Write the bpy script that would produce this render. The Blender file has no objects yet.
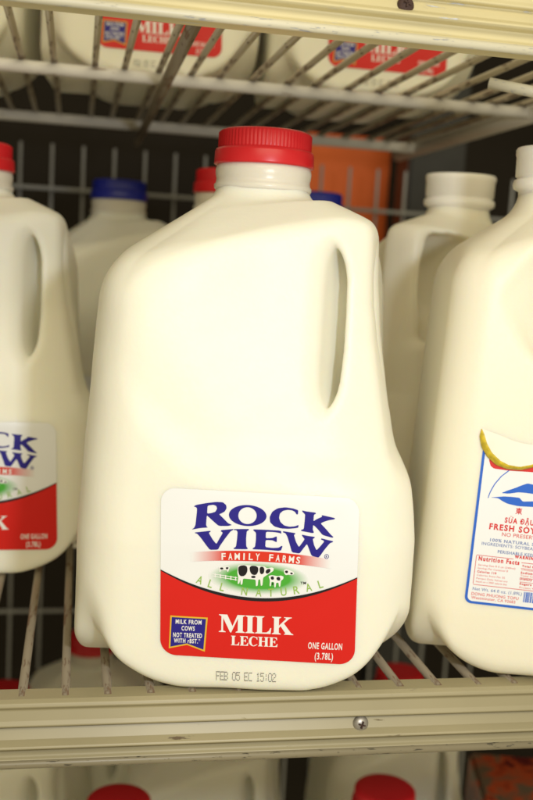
import bpy, bmesh, math, random
import numpy as np
from mathutils import Vector, Matrix
from mathutils.bvhtree import BVHTree

random.seed(7)
rad = math.radians
S = bpy.context.scene
COL = S.collection

# ------------------------------------------------------------------ camera
CAM_H = 0.186
ROLL, YAW, PITCH = 3.3, 11.2, 7.8
cam_d = bpy.data.cameras.new('camera')
cam = bpy.data.objects.new('camera', cam_d)
COL.objects.link(cam)
cam_d.sensor_fit = 'VERTICAL'
cam_d.sensor_height = 36.0
cam_d.lens = 990 / 800 * 36.0
cam_d.clip_start = 0.02
cam_d.clip_end = 50
fw = Vector((math.sin(rad(YAW)) * math.cos(rad(PITCH)), math.cos(rad(YAW)) * math.cos(rad(PITCH)), -math.sin(rad(PITCH))))
rt = Vector((math.cos(rad(YAW)), -math.sin(rad(YAW)), 0))
up = rt.cross(fw)
cr, sr = math.cos(rad(ROLL)), math.sin(rad(ROLL))
rt2 = rt * cr + up * sr          # verticals lean to the right
up2 = up * cr - rt * sr
R = Matrix((rt2, up2, -fw)).transposed().to_4x4()
R.translation = Vector((0, 0, CAM_H))
cam.matrix_world = R
cam_d.dof.use_dof = True
cam_d.dof.focus_distance = 0.43
cam_d.dof.aperture_fstop = 9.0
S.camera = cam

# ------------------------------------------------------------------ world, lamps, exposure
w = bpy.data.worlds.new('World')
S.world = w
w.use_nodes = True
w.node_tree.nodes['Background'].inputs[0].default_value = (1.0, 0.85, 0.52, 1)
w.node_tree.nodes['Background'].inputs[1].default_value = 0.45


def area_lamp(name, loc, target, sx, sy, power, color):
    d = bpy.data.lights.new(name, 'AREA')
    d.shape = 'RECTANGLE'
    d.size, d.size_y = sx, sy
    d.energy = power
    d.color = color
    o = bpy.data.objects.new(name, d)
    COL.objects.link(o)
    o.location = loc
    o.rotation_euler = (Vector(target) - Vector(loc)).to_track_quat('-Z', 'Y').to_euler()
    return o


# camera flash to the right of the lens, store lighting above and behind the camera
area_lamp('flash_lamp', (0.125, -0.02, 0.235), (0.10, 0.5, 0.14), 0.034, 0.028, 0.96, (0.93, 0.97, 1.05))
area_lamp('store_lamp', (0.1, -1.1, 1.25), (0.1, 0.5, 0.1), 1.8, 0.6, 15.0, (1.0, 0.90, 0.64))
S.view_settings.view_transform = 'Standard'
S.view_settings.look = 'None'
S.view_settings.exposure = 0.12
S.view_settings.gamma = 1.0


# ------------------------------------------------------------------ materials
def new_mat(name):
    m = bpy.data.materials.new(name)
    m.use_nodes = True
    nt = m.node_tree
    b = nt.nodes['Principled BSDF']
    return m, nt, b


def plain(name, col, rough=0.5, metal=0.0, var=0.06, scale=60.0, bump=0.0, coat=0.0):
    """a paint or plastic with slight mottling"""
    m, nt, b = new_mat(name)
    tc = nt.nodes.new('ShaderNodeTexCoord')
    n = nt.nodes.new('ShaderNodeTexNoise')
    n.inputs['Scale'].default_value = scale
    n.inputs['Detail'].default_value = 5
    nt.links.new(tc.outputs['Object'], n.inputs['Vector'])
    mx = nt.nodes.new('ShaderNodeMix')
    mx.data_type = 'RGBA'
    mx.inputs[6].default_value = tuple(c * (1 - var) for c in col) + (1,)
    mx.inputs[7].default_value = tuple(min(1, c * (1 + var)) for c in col) + (1,)
    nt.links.new(n.outputs['Fac'], mx.inputs[0])
    nt.links.new(mx.outputs[2], b.inputs['Base Color'])
    b.inputs['Roughness'].default_value = rough
    b.inputs['Metallic'].default_value = metal
    b.inputs['Coat Weight'].default_value = coat
    if 'label' in name:
        b.inputs['Specular IOR Level'].default_value = 0.3
    if 'wall' in name:
        b.inputs['Specular IOR Level'].default_value = 0.08
    if bump:
        bp = nt.nodes.new('ShaderNodeBump')
        bp.inputs['Strength'].default_value = bump
        bp.inputs['Distance'].default_value = 0.0006
        nt.links.new(n.outputs['Fac'], bp.inputs['Height'])
        nt.links.new(bp.outputs['Normal'], b.inputs['Normal'])
    return m


def milk_plastic(name, col, sss=0.5, radius=(1.0, 0.75, 0.42), scale=0.007, rough=0.44):
    m, nt, b = new_mat(name)
    tc = nt.nodes.new('ShaderNodeTexCoord')
    n = nt.nodes.new('ShaderNodeTexNoise')
    n.inputs['Scale'].default_value = 22
    n.inputs['Detail'].default_value = 4
    nt.links.new(tc.outputs['Object'], n.inputs['Vector'])
    n2 = nt.nodes.new('ShaderNodeTexNoise')
    n2.inputs['Scale'].default_value = 420
    n2.inputs['Detail'].default_value = 2
    nt.links.new(tc.outputs['Object'], n2.inputs['Vector'])
    mx = nt.nodes.new('ShaderNodeMix')
    mx.data_type = 'RGBA'
    mx.inputs[6].default_value = tuple(c * 0.985 for c in col) + (1,)
    mx.inputs[7].default_value = tuple(min(1, c * 1.012) for c in col) + (1,)
    nt.links.new(n.outputs['Fac'], mx.inputs[0])
    nt.links.new(mx.outputs[2], b.inputs['Base Color'])
    # a faint moulding texture in the plastic
    ad = nt.nodes.new('ShaderNodeMath')
    ad.operation = 'MULTIPLY_ADD'
    ad.inputs[1].default_value = 0.16
    nt.links.new(n2.outputs['Fac'], ad.inputs[0])
    nt.links.new(n.outputs['Fac'], ad.inputs[2])
    bp = nt.nodes.new('ShaderNodeBump')
    bp.inputs['Strength'].default_value = 0.22
    bp.inputs['Distance'].default_value = 0.0018
    nt.links.new(ad.outputs[0], bp.inputs['Height'])
    nt.links.new(bp.outputs['Normal'], b.inputs['Normal'])
    b.inputs['Roughness'].default_value = rough
    b.inputs['Subsurface Weight'].default_value = sss
    b.inputs['Subsurface Radius'].default_value = radius
    b.inputs['Subsurface Scale'].default_value = scale
    b.inputs['Specular IOR Level'].default_value = 0.42
    return m


def worn_paint(name, col, under, amount=0.62, scale=(9, 60, 60), rough=0.42):
    """enamel chipped down to grey metal and rust in streaks along its length"""
    m, nt, b = new_mat(name)
    tc = nt.nodes.new('ShaderNodeTexCoord')
    mp = nt.nodes.new('ShaderNodeMapping')
    mp.inputs['Scale'].default_value = scale
    nt.links.new(tc.outputs['Object'], mp.inputs['Vector'])
    n = nt.nodes.new('ShaderNodeTexNoise')
    n.inputs['Scale'].default_value = 3.5
    n.inputs['Detail'].default_value = 9
    n.inputs['Roughness'].default_value = 0.65
    nt.links.new(mp.outputs['Vector'], n.inputs['Vector'])
    r = nt.nodes.new('ShaderNodeValToRGB')
    r.color_ramp.elements[0].position = amount
    r.color_ramp.elements[0].color = (0, 0, 0, 1)
    r.color_ramp.elements[1].position = amount + 0.03
    r.color_ramp.elements[1].color = (1, 1, 1, 1)
    nt.links.new(n.outputs['Fac'], r.inputs['Fac'])
    n2 = nt.nodes.new('ShaderNodeTexNoise')
    n2.inputs['Scale'].default_value = 14
    n2.inputs['Detail'].default_value = 6
    nt.links.new(tc.outputs['Object'], n2.inputs['Vector'])
    mx0 = nt.nodes.new('ShaderNodeMix')
    mx0.data_type = 'RGBA'
    mx0.inputs[6].default_value = tuple(c * 0.74 for c in col) + (1,)
    mx0.inputs[7].default_value = tuple(min(1, c * 1.08) for c in col) + (1,)
    nt.links.new(n2.outputs['Fac'], mx0.inputs[0])
    mx = nt.nodes.new('ShaderNodeMix')
    mx.data_type = 'RGBA'
    nt.links.new(r.outputs['Color'], mx.inputs[0])
    nt.links.new(mx0.outputs[2], mx.inputs[6])
    mx.inputs[7].default_value = tuple(under) + (1,)
    nt.links.new(mx.outputs[2], b.inputs['Base Color'])
    b.inputs['Roughness'].default_value = rough
    bp = nt.nodes.new('ShaderNodeBump')
    bp.invert = True
    bp.inputs['Strength'].default_value = 0.5
    bp.inputs['Distance'].default_value = 0.0004
    nt.links.new(r.outputs['Color'], bp.inputs['Height'])
    nt.links.new(bp.outputs['Normal'], b.inputs['Normal'])
    return m


def fade_ends(name, col, paper, lo, hi, radial=False):
    """printed ink that thins out to bare paper towards its ends (Generated coordinates)"""
    m, nt, b = new_mat(name)
    tc = nt.nodes.new('ShaderNodeTexCoord')
    if radial:
        mp = nt.nodes.new('ShaderNodeMapping')
        mp.inputs['Location'].default_value = (-1, 0, -1)
        mp.inputs['Scale'].default_value = (2, 0, 2)
        nt.links.new(tc.outputs['Generated'], mp.inputs['Vector'])
        ln = nt.nodes.new('ShaderNodeVectorMath')
        ln.operation = 'LENGTH'
        nt.links.new(mp.outputs['Vector'], ln.inputs[0])
        val = ln.outputs['Value']
    else:
        sp = nt.nodes.new('ShaderNodeSeparateXYZ')
        nt.links.new(tc.outputs['Generated'], sp.inputs[0])
        a = nt.nodes.new('ShaderNodeMath'); a.operation = 'SUBTRACT'; a.inputs[1].default_value = 0.5
        nt.links.new(sp.outputs['X'], a.inputs[0])
        c = nt.nodes.new('ShaderNodeMath'); c.operation = 'ABSOLUTE'
        nt.links.new(a.outputs[0], c.inputs[0])
        d = nt.nodes.new('ShaderNodeMath'); d.operation = 'MULTIPLY'; d.inputs[1].default_value = 2.0
        nt.links.new(c.outputs[0], d.inputs[0])
        val = d.outputs[0]
    r = nt.nodes.new('ShaderNodeValToRGB')
    r.color_ramp.elements[0].position = lo
    r.color_ramp.elements[0].color = tuple(col) + (1,)
    r.color_ramp.elements[1].position = hi
    r.color_ramp.elements[1].color = tuple(paper) + (1,)
    nt.links.new(val, r.inputs['Fac'])
    nt.links.new(r.outputs['Color'], b.inputs['Base Color'])
    b.inputs['Roughness'].default_value = 0.35
    return m


PAPER = (0.83, 0.85, 0.88)
M = {
    'milk': milk_plastic('milk_jug_plastic', (0.872, 0.858, 0.752)),
    'soy': milk_plastic('soy_jug_plastic', (0.87, 0.83, 0.69)),
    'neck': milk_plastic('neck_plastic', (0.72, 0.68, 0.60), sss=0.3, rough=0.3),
    'soycap': milk_plastic('white_cap_plastic', (0.92, 0.89, 0.82), sss=0.3, rough=0.35),
    'redcap': plain('red_cap_plastic', (0.62, 0.013, 0.020), 0.34, var=0.05),
    'bluecap': plain('blue_cap_plastic', (0.010, 0.018, 0.30), 0.38, var=0.05),
    'paper': plain('label_paper', PAPER, 0.32, var=0.01),
    'red': plain('label_red_ink', (0.66, 0.016, 0.012), 0.33, var=0.02),
    'navy': plain('label_navy_ink', (0.022, 0.016, 0.25), 0.35, var=0.05),
    'black': plain('label_black_ink', (0.012, 0.011, 0.014), 0.4),
    'white': plain('label_white_ink', (0.84, 0.84, 0.84), 0.35, var=0.01),
    'lime': plain('label_green_ink', (0.30, 0.50, 0.10), 0.35),
    'gold': plain('label_gold_ink', (0.75, 0.47, 0.04), 0.35),
    'bar': fade_ends('label_red_bar_ink', (0.68, 0.03, 0.012), PAPER, 0.52, 0.99),
    'field': fade_ends('label_green_field_ink', (0.065, 0.40, 0.035), PAPER, 0.62, 1.02, radial=True),
    'stamp': plain('date_stamp_ink', (0.17, 0.17, 0.17), 0.6, var=0.3, scale=900),
    'soyblue': plain('soy_label_blue_ink', (0.030, 0.135, 0.62), 0.35),
    'soyred': plain('soy_label_red_ink', (0.66, 0.035, 0.035), 0.35),
    'flap': plain('label_paper_back', (0.83, 0.80, 0.69), 0.45, var=0.02),
    'glue': plain('yellow_glue_stain', (0.58, 0.43, 0.02), 0.5, var=0.75, scale=420),
    'soypink': plain('soy_label_thin_red_ink', (0.72, 0.14, 0.13), 0.35),
    'soynavy': plain('soy_label_thin_blue_ink', (0.18, 0.24, 0.50), 0.35),
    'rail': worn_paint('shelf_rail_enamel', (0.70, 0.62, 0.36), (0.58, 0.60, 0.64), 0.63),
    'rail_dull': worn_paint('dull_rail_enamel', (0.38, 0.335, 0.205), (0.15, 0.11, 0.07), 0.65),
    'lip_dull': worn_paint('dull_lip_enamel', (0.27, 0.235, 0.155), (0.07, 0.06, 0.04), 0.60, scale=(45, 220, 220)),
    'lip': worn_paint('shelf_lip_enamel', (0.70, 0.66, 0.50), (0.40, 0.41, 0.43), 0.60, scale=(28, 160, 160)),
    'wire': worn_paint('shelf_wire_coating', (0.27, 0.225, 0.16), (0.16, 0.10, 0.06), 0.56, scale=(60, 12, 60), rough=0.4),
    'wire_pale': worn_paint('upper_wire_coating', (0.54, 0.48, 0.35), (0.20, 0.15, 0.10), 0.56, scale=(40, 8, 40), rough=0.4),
    'bar_metal': worn_paint('shelf_bar_coating', (0.72, 0.69, 0.62), (0.30, 0.22, 0.15), 0.62, scale=(10, 60, 60)),
    'screw': plain('screw_steel', (0.40, 0.38, 0.36), 0.42, metal=0.7, var=0.2, scale=500),
    'rust': plain('rusty_screw', (0.055, 0.028, 0.022), 0.75, var=0.5, scale=700, bump=0.6),
    'grid': plain('grid_wire_coating', (0.36, 0.37, 0.38), 0.5, var=0.2),
    'wall': plain('dark_cooler_wall', (0.022, 0.018, 0.014), 0.6, var=0.3, scale=8),
    'orange': plain('orange_box_board', (0.80, 0.14, 0.012), 0.55, var=0.15, scale=18),
    'post': plain('black_post_plastic', (0.020, 0.021, 0.023), 0.35, var=0.5, scale=30),
}


# ------------------------------------------------------------------ object helpers
def mesh_obj(name, me, parent=None, m=None):
    o = bpy.data.objects.new(name, me)
    COL.objects.link(o)
    if m is not None:
        me.materials.clear()
        me.materials.append(m)
    o.parent = parent
    return o


def bm_obj(name, bm, parent=None, m=None, smooth=True):
    me = bpy.data.meshes.new(name)
    bm.normal_update()
    bm.to_mesh(me)
    bm.free()
    if smooth:
        for p in me.polygons:
            p.use_smooth = True
    return mesh_obj(name, me, parent, m)


def thing(name, label, cat, loc=(0, 0, 0), rotz=0.0, group=None):
    o = bpy.data.objects.new(name, None)
    o.empty_display_size = 0.03
    COL.objects.link(o)
    o.location = loc
    o.rotation_euler = (0, 0, rotz)
    tag(o, label, cat, group)
    return o


def tag(o, label, cat, group=None):
    o['label'] = label
    o['category'] = cat
    if group:
        o['group'] = group
    return o


def dup(root, label, loc, rotz, cat=None, group=None):
    """copy a thing with copies of its parts and their sub-parts"""
    c = root.copy()
    COL.objects.link(c)
    c.location = loc
    c.rotation_euler = (0, 0, rotz)
    c['label'] = label
    if cat:
        c['category'] = cat
    if group:
        c['group'] = group

    def rec(src, dst):
        for ch in list(src.children):
            k = ch.copy()
            COL.objects.link(k)
            k.parent = dst
            rec(ch, k)
    rec(root, c)
    return c


def lathe(prof, seg=72, ridge=None):
    """prof: list of (r, z). ridge(i_prof, angle) -> extra radius"""
    bm = bmesh.new()
    rings = []
    for i, (r, z) in enumerate(prof):
        ring = []
        for k in range(seg):
            a = 2 * math.pi * k / seg
            rr = r + (ridge(i, k) if ridge else 0)
            ring.append(bm.verts.new((rr * math.cos(a), rr * math.sin(a), z)))
        rings.append(ring)
    for a, b in zip(rings[:-1], rings[1:]):
        for k in range(seg):
            bm.faces.new((a[k], a[(k + 1) % seg], b[(k + 1) % seg], b[k]))
    bm.faces.new(rings[-1])
    bm.faces.new(list(reversed(rings[0])))
    return bm


def rod(bm, p, q, r, seg=10):
    p, q = Vector(p), Vector(q)
    d = (q - p)
    mat = Matrix.Translation((p + q) / 2) @ d.to_track_quat('Z', 'Y').to_matrix().to_4x4()
    bmesh.ops.create_cone(bm, cap_ends=True, segments=seg, radius1=r, radius2=r, depth=d.length, matrix=mat)


def extrude_profile(pts, x0, x1, nx=1):
    """closed profile of (y, z), swept along x"""
    bm = bmesh.new()
    rows = []
    for i in range(nx + 1):
        x = x0 + (x1 - x0) * i / nx
        rows.append([bm.verts.new((x, y, z)) for y, z in pts])
    n = len(pts)
    for a, b in zip(rows[:-1], rows[1:]):
        for k in range(n):
            bm.faces.new((a[k], b[k], b[(k + 1) % n], a[(k + 1) % n]))
    bm.faces.new(rows[0])
    bm.faces.new(list(reversed(rows[-1])))
    bmesh.ops.recalc_face_normals(bm, faces=bm.faces)
    return bm


# ------------------------------------------------------------------ moulded jug bodies (implicit surface, centimetres)
def smin(a, b, k):
    h = np.clip(0.5 + 0.5 * (b - a) / k, 0, 1)
    return b * (1 - h) + a * h - k * h * (1 - h)


def smax(a, b, k):
    return -smin(-a, -b, k)


def box2(x, y, hx, hy, r):
    qx, qy = np.abs(x) - hx + r, np.abs(y) - hy + r
    return np.hypot(np.maximum(qx, 0), np.maximum(qy, 0)) + np.minimum(np.maximum(qx, qy), 0) - r


def seg_dist(px, pz, a, b):
    dx, dz = b[0] - a[0], b[1] - a[1]
    t = np.clip(((px - a[0]) * dx + (pz - a[1]) * dz) / (dx * dx + dz * dz), 0, 1)
    return px - a[0] - t * dx, pz - a[1] - t * dz


def gallon_sdf(x, y, z):
    a = 7.62 - 0.62 * np.clip((z - 6.5) / 11.5, 0, 1) ** 1.1
    side = box2(x, y, a, a, 2.5)
    p = (x - y) / math.sqrt(2)
    q = (x + y) / math.sqrt(2)
    m = (np.abs(x) ** 4.5 + np.abs(y) ** 4.5) ** (1 / 4.5)
    lift = 0.21 * np.maximum(p - 0.5, 0) * np.clip((m - 2.1) / 1.3, 0, 1)
    roof = ((z - 18.3 - lift) + (m - 7.0) * 0.70) * 0.81
    d = smax(side, roof, 1.25)
    # hand-grip panels on the two faces that meet at the handle corner
    def panel(u, v):      # u runs towards the handle, v is the outward direction
        edge = 6.92 + 0.68 * np.clip((18 - z) / 11.5, 0, 1) - (0.125 * (u + 4.3) + 0.005 * np.maximum(u, 0) ** 2) * (0.55 + 0.45 * np.clip((z - 9.5) / 6.0, 0, 1))
        edge = edge - 0.060 * np.maximum(z - 10, 0) * (lambda s_: s_ * s_ * (3 - 2 * s_))(np.clip((u + 5.0) / 5.5, 0, 1))
        pl = (v - edge) * 0.97
        zl = 8.7 + 0.15 * np.minimum(u + 1.0, 0) ** 2 + 0.03 * np.maximum(u - 1.0, 0) ** 2
        low = (zl - z) * 0.75
        return smax(-pl, low, 2.0)
    d = smax(d, -panel(x, -y), 0.45)
    d = smax(d, -panel(-y, x), 0.45)
    # the handle corner is set back above the belly
    ch = np.where(z > 8.6 - 3, p - 7.42 - 0.21 * np.clip(17 - z, 0, 20) - 1.0 * np.clip((10.4 - z) / 3.0, 0, 2), -5.0)
    d = smax(d, ch, 1.9)
    # slim finger opening through the corner
    zc = 15.9
    t = np.abs((z - zc) / 3.65)
    pc = 5.58 + 0.32 * np.sqrt(q * q + 0.05) - 0.06 * (z - zc)
    lw = 0.43 * np.clip(1 - t ** 6, -1.5, 1)
    hole = (np.sqrt((p - pc) ** 2 + 0.01) - lw) * 0.78
    hole = smax(hole, np.abs(q) - 8.0, 0.3)
    d = smax(d, -hole, 0.5)
    # foot: pinched corners, a base rounded up strongly at the corners
    for sx, sy in ((-1, -1), (-1, 1), (1, 1)):
        if True:
            tt = np.clip(z / 6.0, 0, 1)
            c = 6.45 + 2.1 * tt
            g = np.hypot(x - sx * c, y - sy * c) - 0.80
            d = smax(d, -g, 0.9)
    cn = np.minimum(np.abs(x), np.abs(y))
    rise = 3.4 * np.clip((cn - 2.4) / 5.2, 0, 1.2) ** 2 + 1.6 * np.clip((x - 4.6) / 3.0, 0, 1.2) ** 2
    d = smax(d, (rise - z - 0.05) * 0.8, 0.55)
    neck = smax(np.hypot(x, y) - 2.16, np.abs(z - 20.5) - 2.4, 0.2)
    d = d + 0.012 * np.sin(1.05 * x + 0.62 * z + 0.4) * np.sin(0.83 * z - 1.2 * y + 0.35 * x + 1.0) + 0.005 * np.sin(2.3 * x - 1.7 * z) * np.sin(1.9 * y + 2.1 * z)
    return smin(d, neck, 0.7)


def half_sdf(x, y, zz):
    z = np.where(zz > 10, 10 + (zz - 10) * 0.885, zz)
    a = 6.15 - 0.75 * np.clip((z - 3.0) / 15.0, 0, 1) ** 1.1
    side = box2(x, y, a, a, 1.9)
    m = (np.abs(x) ** 3.6 + np.abs(y) ** 3.6) ** (1 / 3.6)
    p = (x - y) / math.sqrt(2)
    q = (x + y) / math.sqrt(2)
    roof = ((z - 18.4 - 0.28 * np.maximum(p - .5, 0)) + (m - 5.4) * 0.62) * 0.83
    d = smax(side, roof, 1.0)
    def panel(u, v):
        edge = 5.25 - 0.50 * (u + 2.5)
        pl = (v - edge) * 0.92
        low = (13.9 + 0.25 * np.minimum(u + .2, 0) ** 2 - z) * 0.9
        hi = (z - 19.6 + 0.25 * np.minimum(u + .2, 0) ** 2) * .9
        return smax(smax(-pl, low, 1.0), hi, 1.0)
    # the grip narrows towards the bar, the bar itself keeps the outer corner
    bar = smax(np.abs(p - 6.05) - 0.85, np.abs(q) * 0.9 - 1.25, 0.6)
    cut = smax(smin(panel(x, -y), panel(-y, x), 0.3), -bar, 0.5)
    d = smax(d, -cut, 0.45)
    d = smax(d, np.where(z > 7.5, p - 6.6 - 1.0 * np.clip((11 - z) / 3.0, 0, 2), -5.0), 0.9)
    zc = 17.1
    t = np.abs((z - zc) / 2.5)
    lw = 1.3 * np.clip(1 - t ** 3.5, -1.5, 1)
    hole = (np.abs(p - 4.3) - lw) * 0.8
    d = smax(d, -smax(hole, np.abs(q) - 7.0, .3), 0.5)
    for sx in (-1, 1):
        for sy in (-1, 1):
            tt = np.clip(z / 4.0, 0, 1)
            g = np.hypot(x - sx * (5.3 + 1.5 * tt), y - sy * (5.3 + 1.5 * tt)) - 0.75
            d = smax(d, -g, 0.8)
    cn = np.minimum(np.abs(x), np.abs(y))
    rise = 2.6 * np.clip((cn - 1.8) / 4.3, 0, 1.2) ** 2
    d = smax(d, (rise - z - .05) * .8, 0.8)
    neck = smax(np.hypot(x, y) - 1.95, np.abs(z - 20.5) - 2.0, 0.2)
    return smin(d, neck, 0.8)


def surface_nets(f, lo, hi, h):
    ax = [np.arange(lo[i], hi[i] + h, h) for i in range(3)]
    X, Y, Z = np.meshgrid(*ax, indexing='ij')
    F = f(X, Y, Z)
    inside = F < 0
    n = np.array(F.shape) - 1
    acc = np.zeros(tuple(n) + (3,))
    cnt = np.zeros(tuple(n))
    for axis in range(3):
        o1, o2 = [i for i in range(3) if i != axis]
        for s1 in (0, 1):
            for s2 in (0, 1):
                sl0, sl1 = [None] * 3, [None] * 3
                sl0[axis], sl1[axis] = slice(0, n[axis]), slice(1, n[axis] + 1)
                for o, s in ((o1, s1), (o2, s2)):
                    sl0[o] = sl1[o] = slice(s, n[o] + s)
                A, B = F[tuple(sl0)], F[tuple(sl1)]
                cross = (A < 0) != (B < 0)
                t = np.where(cross, A / np.where(A == B, 1, A - B), 0)
                acc[..., axis] += np.where(cross, t, 0)
                acc[..., o1] += np.where(cross, s1, 0)
                acc[..., o2] += np.where(cross, s2, 0)
                cnt += cross
    act = cnt > 0
    idx = -np.ones(tuple(n), int)
    idx[act] = np.arange(act.sum())
    cell = np.argwhere(act)
    V = (cell + acc[act] / cnt[act][:, None]) * h + np.array(lo)
    faces = []
    for axis in range(3):
        o1, o2 = [(1, 2), (2, 0), (0, 1)][axis]
        sa, sb = [slice(None)] * 3, [slice(None)] * 3
        sa[axis], sb[axis] = slice(0, n[axis]), slice(1, n[axis] + 1)
        A, B = inside[tuple(sa)], inside[tuple(sb)]
        E = np.argwhere(A != B)
        E = E[(E[:, o1] > 0) & (E[:, o2] > 0) & (E[:, o1] < n[o1]) & (E[:, o2] < n[o2])]
        sgn = A[tuple(E.T)]
        q = []
        for d1, d2 in ((1, 1), (0, 1), (0, 0), (1, 0)):
            c = E.copy()
            c[:, o1] -= d1
            c[:, o2] -= d2
            q.append(idx[tuple(c.T)])
        Q = np.stack(q, 1)
        Q[~sgn] = Q[~sgn][:, ::-1]
        faces.append(Q)
    Fc = np.concatenate(faces)
    e = 1e-3
    for _ in range(4):
        x, y, z = V.T
        f0 = f(x, y, z)
        g = np.stack([f(x + e, y, z) - f0, f(x, y + e, z) - f0, f(x, y, z + e) - f0], 1) / e
        st = (f0 / np.maximum((g ** 2).sum(1), 0.2))[:, None] * g
        V = V - np.clip(st, -h * 0.5, h * 0.5)
    return V, Fc


def jug_mesh(name, f, half, top, m):
    V, Fc = surface_nets(f, (-half, -half, -0.6), (half, half, top), 0.135)
    V = V * 0.01
    me = bpy.data.meshes.new(name)
    me.from_pydata(V.tolist(), [], Fc.tolist())
    me.update()
    for p in me.polygons:
        p.use_smooth = True
    me.materials.append(m)
    bvh = BVHTree.FromPolygons([Vector(v) for v in V], Fc.tolist())
    return me, bvh


GALLON_ME, GALLON_BVH = jug_mesh('jug_body', gallon_sdf, 8.9, 23.6, M['milk'])
HALF_ME, HALF_BVH = jug_mesh('soy_jug_body', half_sdf, 7.6, 24.6, M['soy'])


# ------------------------------------------------------------------ flat artwork -> wrapped onto a jug face
def project(bvh, x, z, off):
    hit = bvh.ray_cast(Vector((x, -0.2, z)), Vector((0, 1, 0)))
    if hit[0] is None:
        return Vector((x, -0.07, z))
    return hit[0] + hit[1] * off


class Art:
    """draws in artwork units (pixels of the label drawing) and wraps onto the jug"""

    def __init__(self, bvh, c, rot, scale, x0, z0, sy=1.0):
        self.bvh, self.c, self.s, self.x0, self.z0 = bvh, c, scale, x0, z0
        self.ca, self.sa = math.cos(rot), math.sin(rot)
        self.sy = sy

    def uv(self, px, py):
        dx, dy = px - self.c[0], py - self.c[1]
        u = dx * self.ca + dy * self.sa
        v = -dx * self.sa + dy * self.ca
        return u * self.s + self.x0, -v * self.s * self.sy + self.z0

    def wrap(self, name, me, off, parent, m, thick=0.0):
        """me: mesh in artwork units (x right, y up = -py)"""
        bm = bmesh.new()
        bm.from_mesh(me)
        bpy.data.meshes.remove(me)
        bmesh.ops.triangulate(bm, faces=[f for f in bm.faces if len(f.verts) > 4])
        lim = 0.003 / self.s
        for _ in range(4):
            es = [e for e in bm.edges if e.calc_length() > lim]
            if not es:
                break
            bmesh.ops.subdivide_edges(bm, edges=es, cuts=1)
            bmesh.ops.triangulate(bm, faces=[f for f in bm.faces if len(f.verts) > 3])
        for v in bm.verts:
            x, z = self.uv(v.co.x, -v.co.y)
            v.co = project(self.bvh, x, z, off)
        bm.normal_update()
        for f in bm.faces:
            if f.normal.y > 0:
                f.normal_flip()
        return bm_obj(name, bm, parent, m)

    def polys(self, name, loops, off, parent, m):
        cu = bpy.data.curves.new('outline', 'CURVE')
        cu.dimensions = '2D'
        cu.fill_mode = 'BOTH'
        for lp in loops:
            sp = cu.splines.new('POLY')
            sp.points.add(len(lp) - 1)
            for p, (x, y) in zip(sp.points, lp):
                p.co = (x, -y, 0, 1)
            sp.use_cyclic_u = True
        return self.wrap(name, curve_to_mesh(cu), off, parent, m)

    def columns(self, name, x0, x1, ylo, yhi, off, parent, m, nx=60, ny=30):
        """sheet between two curves; ylo is the upper edge on the page, yhi the lower"""
        bm = bmesh.new()
        g = []
        for i in range(nx + 1):
            t = 0.5 - 0.5 * math.cos(math.pi * i / nx)
            x = x0 + (x1 - x0) * t
            a, b = ylo(x), yhi(x)
            g.append([bm.verts.new(project(self.bvh, *self.uv(x, a + (b - a) * j / ny), off)) for j in range(ny + 1)])
        for i in range(nx):
            for j in range(ny):
                bm.faces.new((g[i][j], g[i][j + 1], g[i + 1][j + 1], g[i + 1][j]))
        return bm_obj(name, bm, parent, m)

    def text(self, name, items, off, parent, m):
        """items: (string, x, y baseline centre, height, width or None, weight, angle)"""
        bm = bmesh.new()
        for it in items:
            s, x, y, h, wd, weight = it[:6]
            ang = it[6] if len(it) > 6 else 0.0
            align = it[7] if len(it) > 7 else 'C'
            me = text_mesh(s, weight)
            xs = [v.co.x for v in me.vertices]
            lo, hi = min(xs), max(xs)
            k = h / 0.729
            kx = k if wd is None else wd / (hi - lo)
            ref = (lo + hi) / 2 if align == 'C' else lo
            c, sn = math.cos(ang), math.sin(ang)
            for v in me.vertices:
                X, Y = (v.co.x - ref) * kx, v.co.y * k
                v.co = (x + X * c - Y * sn * -1 * -1, -(y) + Y * c + X * sn * 1, 0)
            bm.from_mesh(me)
            bpy.data.meshes.remove(me)
        me = bpy.data.meshes.new('lettering')
        bm.to_mesh(me)
        bm.free()
        return self.wrap(name, me, off, parent, m)


def curve_to_mesh(cu):
    o = bpy.data.objects.new('outline_tmp', cu)
    COL.objects.link(o)
    dg = bpy.context.evaluated_depsgraph_get()
    me = bpy.data.meshes.new_from_object(o.evaluated_get(dg))
    bpy.data.objects.remove(o)
    bpy.data.curves.remove(cu)
    return me


def text_mesh(s, weight):
    cu = bpy.data.curves.new('outline', 'FONT')
    cu.body = s
    cu.size = 1.0
    cu.resolution_u = 3
    cu.offset = weight
    cu.space_character = 1.0 + weight * 7
    cu.fill_mode = 'BOTH'
    return curve_to_mesh(cu)


def tracer(ox, oy, k):
    return lambda pts: [(ox + x / k, oy + y / k) for x, y in pts]


def ellipse(cx, cy, rx, ry, n=36, tilt=0.0):
    c, s = math.cos(tilt), math.sin(tilt)
    out = []
    for i in range(n):
        a = 2 * math.pi * i / n
        x, y = rx * math.cos(a), ry * math.sin(a)
        out.append((cx + x * c - y * s, cy + x * s + y * c))
    return out


def smooth(pts, it=2, keep=0.86):
    """round a closed traced outline a little (corner cutting close to the corners)"""
    for _ in range(it):
        out = []
        n = len(pts)
        for i in range(n):
            a, b = pts[i], pts[(i + 1) % n]
            out.append((a[0] * keep + b[0] * (1 - keep), a[1] * keep + b[1] * (1 - keep)))
            out.append((a[0] * (1 - keep) + b[0] * keep, a[1] * (1 - keep) + b[1] * keep))
        pts = out
        keep = 0.8
    return pts


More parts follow.
